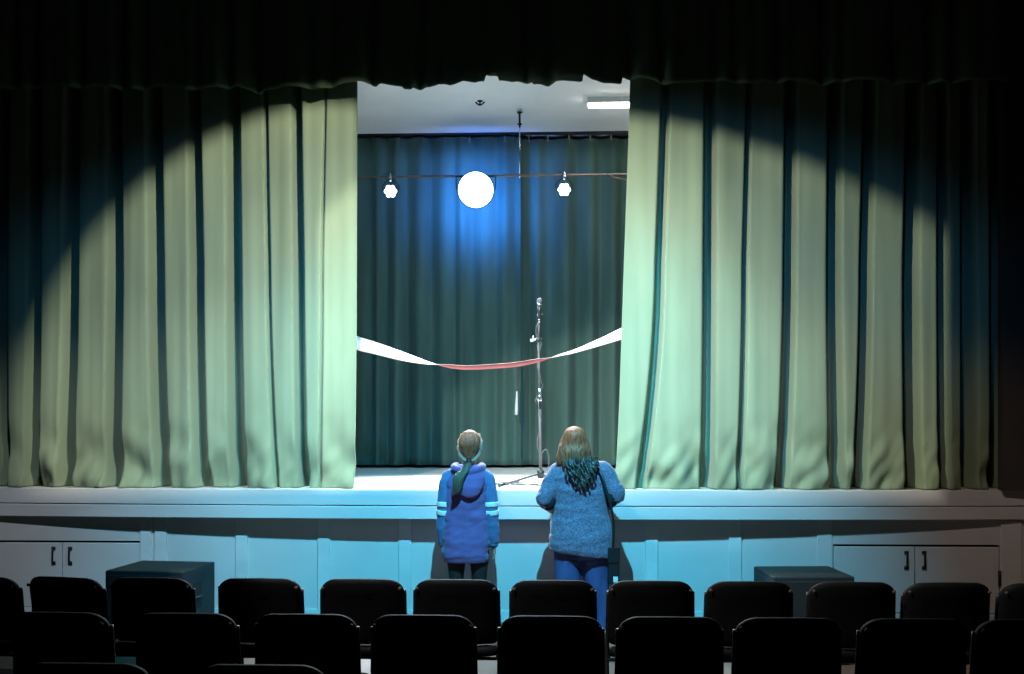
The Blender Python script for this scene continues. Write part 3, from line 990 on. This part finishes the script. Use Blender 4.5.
# hooded top
ht = MB()
ht.loft([(0.60, -0.012, 0, 0.178, 0.120), (0.64, -0.012, 0, 0.186, 0.132), (0.72, -0.012, 0, 0.188, 0.138), (0.86, -0.012, 0, 0.180, 0.132), (1.00, -0.010, 0, 0.172, 0.126), (1.12, -0.006, -0.002, 0.172, 0.126), (1.22, -0.002, -0.006, 0.178, 0.118), (1.285, 0.0, -0.008, 0.150, 0.098), (1.325, 0.004, -0.006, 0.105, 0.078), (1.36, 0.008, -0.004, 0.082, 0.066)], 32, 2.6)
hd = wrinkle(fuse('hoodie', ht, M['hoodie'], g, 0.007, 4), 0.011, (6, 6, 13), 8.1)
SLV = {}
for s_ in (-1, 1):
    path = catmull([(s_ * 0.095, -0.005, 1.290), (s_ * 0.150, -0.006, 1.245), (s_ * 0.180, -0.014, 1.12), (s_ * 0.188, -0.016, 1.00), (s_ * 0.192, 0.0, 0.88), (s_ * 0.194 + 0.004, 0.018, 0.78), (s_ * 0.200 + 0.004, 0.026, 0.715)], 6)
    rr = [lerp([(0, 0.050), (0.16, 0.066), (0.35, 0.059), (0.55, 0.058), (0.75, 0.060), (0.93, 0.050), (1, 0.036)], i / (len(path) - 1)) for i in range(len(path))]
    SLV[s_] = (path, rr)
    sl = MB().tube(path, rr, 20)
    wrinkle(fuse('sleeve', sl, M['sleeve'], hd, 0.007, 3), 0.005, (12, 12, 18), 5.5)
    for z0, z1 in ((1.026, 1.064), (0.962, 1.000)):
        pp, r2 = [], []
        for k in range(5):
            z = z0 + (z1 - z0) * k / 4
            for i in range(len(path) - 1):
                if path[i].z >= z >= path[i + 1].z:
                    f = (path[i].z - z) / (path[i].z - path[i + 1].z)
                    pp.append(path[i].lerp(path[i + 1], f))
                    r2.append(rr[i] + (rr[i + 1] - rr[i]) * f + 0.0035)
                    break
        MB().tube(pp, r2, 24).build('sleeve_stripe', M['stripe'], hd)
    pth = path[-4:]
    MB().tube([pth[0], pth[2], pth[3] + Vector((0, 0.004, -0.012))], [0.046, 0.042, 0.034], 18).build('cuff', M['sleeve'], hd)
MB().loft([(0.585, -0.012, 0, 0.170, 0.116), (0.592, -0.012, 0, 0.178, 0.124), (0.640, -0.012, 0, 0.184, 0.131), (0.650, -0.012, 0, 0.182, 0.129)], 36, 2.6).build('waistband', M['hoodie'], hd)
# hood lying on the back
ho = MB()
ho.tube(catmull([(-0.090, 0.045, 1.350), (-0.105, -0.03, 1.345), (-0.085, -0.095, 1.330), (0.01, -0.125, 1.310), (0.095, -0.095, 1.330), (0.120, -0.03, 1.345), (0.105, 0.045, 1.350)], 6), 0.029, 14)
rings = []
for f, w, y, z in ((0, 0.120, -0.080, 1.335), (0.3, 0.125, -0.140, 1.270), (0.6, 0.110, -0.158, 1.195), (0.85, 0.078, -0.152, 1.135), (1, 0.045, -0.140, 1.112)):
    rings.append([Vector((0.025 + w * math.cos(a), y + 0.028 * math.sin(a) + 0.30 * (w * math.cos(a)) ** 2 / 0.13, z + 0.012 * math.sin(a))) for a in [2 * PI * k / 20 for k in range(20)]])
ho.rings(rings)
ho.tube(catmull([(-0.085, -0.135, 1.255), (0.0, -0.172, 1.205), (0.06, -0.17, 1.19), (0.12, -0.13, 1.245)], 5), 0.010, 10)
ho.tube(catmull([(-0.03, -0.155, 1.165), (0.03, -0.17, 1.135), (0.09, -0.15, 1.165)], 5), 0.010, 10)
fuse('hood', ho, M['hoodie'], hd, 0.007, 4)


# hair
def hq(x, y, z):
    return hc + hm @ Vector((x, y, z))


hr = MB()
hr.ell(hq(0, -0.022, 0.034), (0.086, 0.102, 0.092), 28, 16, hm)
hr.ell(hq(0, -0.058, -0.025), (0.078, 0.055, 0.085), 22, 12, hm)
hr.ell(hq(0, -0.080, -0.075), (0.045, 0.035, 0.050), 18, 10, hm)
for k in range(15):
    a = -1.25 + 2.5 * k / 14
    hr.tube(catmull([hq(0.01 * math.sin(a), -0.03, 0.125), hq(0.055 * math.sin(a), -0.085, 0.100), hq(0.085 * math.sin(a), -0.075 - 0.045 * math.cos(a), 0.03), hq(0.060 * math.sin(a), -0.080 - 0.03 * math.cos(a), -0.045), hq(0.018 * math.sin(a), -0.108, -0.098)], 5), [0.007] * 21, 8)
hair = fuse('hair', hr, M['hair'], g, 0.0055, 2)
for s_ in (-1, 1):
    tw = MB()
    for ph in (0, PI):
        ctrl = catmull([hq(s_ * 0.062, 0.045, 0.080), hq(s_ * 0.086, -0.01, 0.030), hq(s_ * 0.086, -0.055, -0.030), hq(s_ * 0.060, -0.095, -0.085), hq(s_ * 0.012, -0.118, -0.110)], 8)
        tw.tube([p + Vector((0.006 * math.cos(i * 0.42 + ph) * s_, 0.006 * math.sin(i * 0.42 + ph), 0.006 * math.sin(i * 0.42 + ph))) for i, p in enumerate(ctrl)], 0.0125, 10)
    tw.build('side_twist', M['hairpale'], hair)
pt = MB()
base = hq(0.0, -0.118, -0.105)
end = Vector((-0.095, -0.205, 1.155))
for k in range(11):
    a = 2 * PI * k / 11
    ox, oy = 0.020 * math.cos(a), 0.014 * math.sin(a)
    j = random.uniform(-0.02, 0.02)
    p1 = base + Vector((ox * 0.5, oy * 0.5, 0))
    p2 = base + Vector((-0.012 + ox, -0.045 + oy, -0.05))
    p3 = Vector((-0.055 + ox * 1.7, -0.195 + oy, 1.265))
    p4 = end + Vector((ox * 1.2 + 0.03, oy, 0.035 + j))
    p5 = end + Vector((ox * 0.5 + j * 0.4, oy * 0.5, -0.01 + j))
    pt.tube(catmull([p1, p2, p3, p4, p5], 5), [lerp([(0, 0.008), (0.5, 0.013), (0.85, 0.008), (1, 0.002)], i / 20) for i in range(21)], 8)
pt.build('ponytail', M['ponytail'], hair)
MB().tube([base + Vector((0, 0.006, 0.008)), base + Vector((-0.004, -0.020, -0.022))], [0.022, 0.022], 14).build('hair_tie', M['plastic'], hair)

# ---- the woman in the knitted sweater
WX_, WY_ = 0.256, 7.88
w = thing('person', 'person in heathered blue sweater and jeans with long curly hair, head tilted back', 'person', (WX_, WY_, 0))
hc = Vector((-0.070, -0.012, 1.545))
bd = MB()
q, hm = head(bd, hc, R(20))
bd.tube([(-0.03, 0.0, 1.28), (-0.045, 0.0, 1.39), (-0.062, 0.005, 1.48)], [0.075, 0.060, 0.058], 18)
bd.loft([(0.68, -0.01, 0, 0.15, 0.11), (0.78, -0.01, 0, 0.215, 0.145), (0.90, -0.01, 0, 0.205, 0.14), (1.04, -0.012, 0, 0.180, 0.125), (1.16, -0.015, 0, 0.185, 0.125), (1.27, -0.02, 0, 0.185, 0.11), (1.34, -0.03, 0, 0.15, 0.08), (1.385, -0.035, 0, 0.08, 0.06)])
ARM = {}
for s_, sh, el, wr in ((-1, (-0.195, -0.005, 1.305), (-0.305, -0.045, 1.045), (-0.115, 0.175, 0.955)), (1, (0.155, -0.005, 1.305), (0.255, -0.045, 1.085), (0.055, 0.180, 0.990))):
    sh, el, wr = Vector(sh), Vector(el), Vector(wr)
    ARM[s_] = (sh, el, wr)
    bd.tube([sh + Vector((-s_ * 0.05, 0, 0.01)), sh, sh.lerp(el, 0.5), el, el.lerp(wr, 0.35), wr], [0.055, 0.058, 0.050, 0.042, 0.045, 0.027], 16)
    dd = Vector((-s_ * 0.9, 0.25, -0.12))
    hand(bd, wr, dd, (0, 0.25, 1), (0, 1, 0.1), 0.35, 0.95)
for s_ in (-1, 1):
    bd.tube([(s_ * 0.105 - 0.01, 0, 0.78), (s_ * 0.115 - 0.01, 0, 0.62), (s_ * 0.125 - 0.005, 0.003, 0.44), (s_ * 0.135, -0.015, 0.30), (s_ * 0.145, -0.01, 0.08)], [0.105, 0.098, 0.062, 0.058, 0.036], 18)
    bd.tube([(s_ * 0.145, -0.05, 0.045), (s_ * 0.15, 0.03, 0.045), (s_ * 0.165, 0.13, 0.035)], [0.030, 0.035, 0.023], 12)
fuse('body', bd, M['skin'], w, 0.0052, 2)
face_bits(q, hm, w)
# jeans
je = MB()
je.loft([(0.62, -0.01, 0, 0.13, 0.09), (0.70, -0.012, -0.005, 0.212, 0.140), (0.80, -0.012, -0.008, 0.212, 0.145), (0.92, -0.012, 0, 0.195, 0.135)], 30, 2.2)
for s_ in (-1, 1):
    je.ell((s_ * 0.105 - 0.012, -0.075, 0.755), (0.100, 0.078, 0.105), 20, 12)
    je.tube([(s_ * 0.104 - 0.012, -0.005, 0.80), (s_ * 0.108 - 0.012, -0.003, 0.64), (s_ * 0.112 - 0.008, 0.0, 0.46), (s_ * 0.130, -0.014, 0.28), (s_ * 0.146, -0.010, 0.065)], [0.114, 0.113, 0.104, 0.074, 0.058], 20)
    for k in range(3):
        z = 0.66 - 0.03 * k
        je.tube([(s_ * 0.03 - 0.012, -0.100, z), (s_ * 0.11, -0.114, z + 0.012), (s_ * 0.19, -0.075, z + 0.03)], [0.004, 0.009, 0.004], 8)
    for k in range(4):
        z = 0.16 + 0.05 * k
        je.tube([(s_ * 0.146 - 0.045, -0.045, z), (s_ * 0.146, -0.074, z + 0.012), (s_ * 0.146 + 0.045, -0.045, z)], [0.003, 0.007, 0.003], 8)
fuse('jeans', je, M['jeans'], w, 0.007, 3)
for s_ in (-1, 1):
    shoe(w, s_ * 0.148, 0.0, R(-8 * s_), M['shoe'])
# sweater
sw = MB()
secs = [(0.66, -0.016, -0.006, 0.248, 0.172), (0.70, -0.016, -0.008, 0.255, 0.182), (0.80, -0.016, -0.008, 0.256, 0.182), (0.90, -0.016, -0.004, 0.244, 0.170), (1.00, -0.015, 0, 0.222, 0.155), (1.08, -0.015, 0, 0.213, 0.148), (1.16, -0.016, 0, 0.214, 0.150), (1.25, -0.018, 0, 0.212, 0.135), (1.31, -0.022, 0, 0.190, 0.110), (1.355, -0.03, 0, 0.135, 0.085), (1.385, -0.036, 0, 0.088, 0.072)]
rings = []
for i, (z, cx, cy, a, b_) in enumerate(secs):
    ring = []
    for k in range(36):
        t = 2 * PI * k / 36
        c, s2 = math.cos(t), math.sin(t)
        x = cx + a * math.copysign(abs(c) ** 0.87, c)
        drop = (-0.11 * (x - cx) if z < 0.72 else (-0.05 * (x - cx) if z < 0.85 else 0))
        ring.append(Vector((x, cy + b_ * math.copysign(abs(s2) ** 0.87, s2), z + drop)))
    rings.append(ring)
sw.rings(rings)
for s_ in (-1, 1):
    sh, el, wr = ARM[s_]
    sw.tube(catmull([sh + Vector((-s_ * 0.06, 0, 0.0)), sh + Vector((0, 0, 0.0)), sh.lerp(el, 0.5) + Vector((s_ * 0.012, 0, 0.01)), el + Vector((0, 0, 0.055)), el + Vector((0, 0.004, 0.022 if s_ < 0 else 0.0))], 5),
            [lerp([(0, 0.082), (0.25, 0.084), (0.5, 0.076), (0.75, 0.070), (1, 0.060)], i / 20) for i in range(21)], 20)
    MB().tube(catmull([sh.lerp(el, 0.75) + Vector((-s_ * 0.022, 0, -0.01)), el + Vector((-s_ * 0.030, 0.0, 0.01)), el.lerp(wr, 0.14 if s_ < 0 else 0.40) + Vector((0, 0, 0.018 if s_ < 0 else 0))], 5), [0.050 if s_ < 0 else 0.056] * 11, 16).build('sleeve_shade', M['leggings'], w)  # black elbow tubes stand in for the shade inside the sleeve openings
wrinkle(fuse('sweater', sw, M['sweater'], w, 0.007, 4), 0.010, (7, 7, 15), 3.3)


# long hair: crown, falling locks, back curls painted dark for shade below the beam
def hq(x, y, z):
    return hc + hm @ Vector((x, y, z))


hr = MB()
hr.ell(hq(0, -0.020, 0.036), (0.090, 0.106, 0.094), 28, 16, hm)
hr.loft([(1.36, -0.062, -0.100, 0.100, 0.040), (1.42, -0.070, -0.090, 0.125, 0.060), (1.48, -0.072, -0.070, 0.118, 0.075), (1.54, -0.070, -0.055, 0.100, 0.080), (1.59, -0.070, -0.050, 0.078, 0.065)], 24, 2.2)
random.seed(11)
for k in range(34):
    a = -1.45 + 2.9 * k / 33
    ex = -0.075 + 0.145 * math.sin(a) * random.uniform(0.85, 1.05)
    ey = -0.045 - 0.085 * math.cos(a)
    zb = 1.345 + 0.03 * random.random() - (0.0 if abs(a) > 0.8 else 0.02)
    w1 = random.uniform(0, 6)
    pts = catmull([hq(0.01 * math.sin(a), -0.02, 0.13), hq(0.06 * math.sin(a), -0.02 - 0.075 * math.cos(a), 0.105), hq(0.098 * math.sin(a), -0.02 - 0.100 * math.cos(a), 0.02),
                   Vector((-0.072 + 0.122 * math.sin(a), -0.050 - 0.098 * math.cos(a), 1.46)), Vector((ex, ey, zb))], 6)
    pts = [p + Vector((0.006 * math.sin(i * 0.9 + w1), 0.005 * math.cos(i * 0.8 + w1), 0)) * (i / 24) for i, p in enumerate(pts)]
    hr.tube(pts, [lerp([(0, 0.008), (0.6, 0.015), (0.9, 0.013), (1, 0.004)], i / 24) for i in range(25)], 8)
hair = fuse('hair', hr, M['hairbrown'], w, 0.0055, 1)
cu = MB()
for k in range(58):
    a = random.uniform(-1, 1)
    x0 = -0.030 + 0.125 * a
    x1 = -0.015 + 0.110 * a + random.uniform(-0.02, 0.02)
    z0 = random.uniform(1.37, 1.43)
    z1 = 1.15 + 0.13 * abs(a) ** 1.5 + random.uniform(0, 0.09)
    y0 = -0.125 - 0.03 * (1 - a * a)
    y1 = -0.155 - 0.025 * (1 - a * a) + random.uniform(-0.015, 0.01)
    ph, rr, rp_ = random.uniform(0, 6), random.uniform(0.006, 0.016), random.uniform(0.08, 0.16)
    pts = []
    nn = 30
    for i in range(nn + 1):
        f = i / nn
        th = ph + f * (z0 - z1) / rp_ * 2 * PI
        ramp = min(1, f * 3)
        pts.append(Vector((x0 + (x1 - x0) * f + rr * ramp * math.cos(th), y0 + (y1 - y0) * f ** 0.6 + rr * ramp * math.sin(th), z0 + (z1 - z0) * f)))
    cu.tube(pts, [0.0105 * (1 - 0.40 * (i / nn) ** 2) for i in range(nn + 1)], 7)
cu.build('curls', M['curl'], hair)

# ---- her shoulder bag
t = thing('shoulder_bag', 'small black bag on a long strap at the right hip of the woman in jeans', 'bag', (WX_, WY_, 0))
MB().box((0.232, -0.10, 0.575), (0.092, 0.055, 0.28), R(8)).build('bag_body', M['bag'], t, True, 0.016, 3)
MB().box((0.232, -0.130, 0.665), (0.095, 0.010, 0.12), R(8)).build('flap', M['bag'], t, True, 0.004, 2)
MB().box((0.246, -0.1335, 0.478), (0.036, 0.006, 0.045), R(8)).build('tag', M['paper'], t, False, 0.002)
sp = catmull([(0.225, -0.115, 0.71), (0.228, -0.165, 0.90), (0.205, -0.178, 1.05), (0.170, -0.172, 1.18), (0.140, -0.150, 1.28), (0.108, -0.105, 1.345), (0.085, -0.02, 1.392), (0.088, 0.08, 1.35), (0.11, 0.150, 1.22), (0.13, 0.172, 1.05), (0.15, 0.178, 0.90), (0.20, 0.14, 0.78), (0.238, -0.02, 0.72), (0.235, -0.085, 0.71)], 7)
MB().tube(sp, [(0.010, 0.003)] * len(sp), 8, up=(1, 0, 0)).build('strap', M['bag'], t)
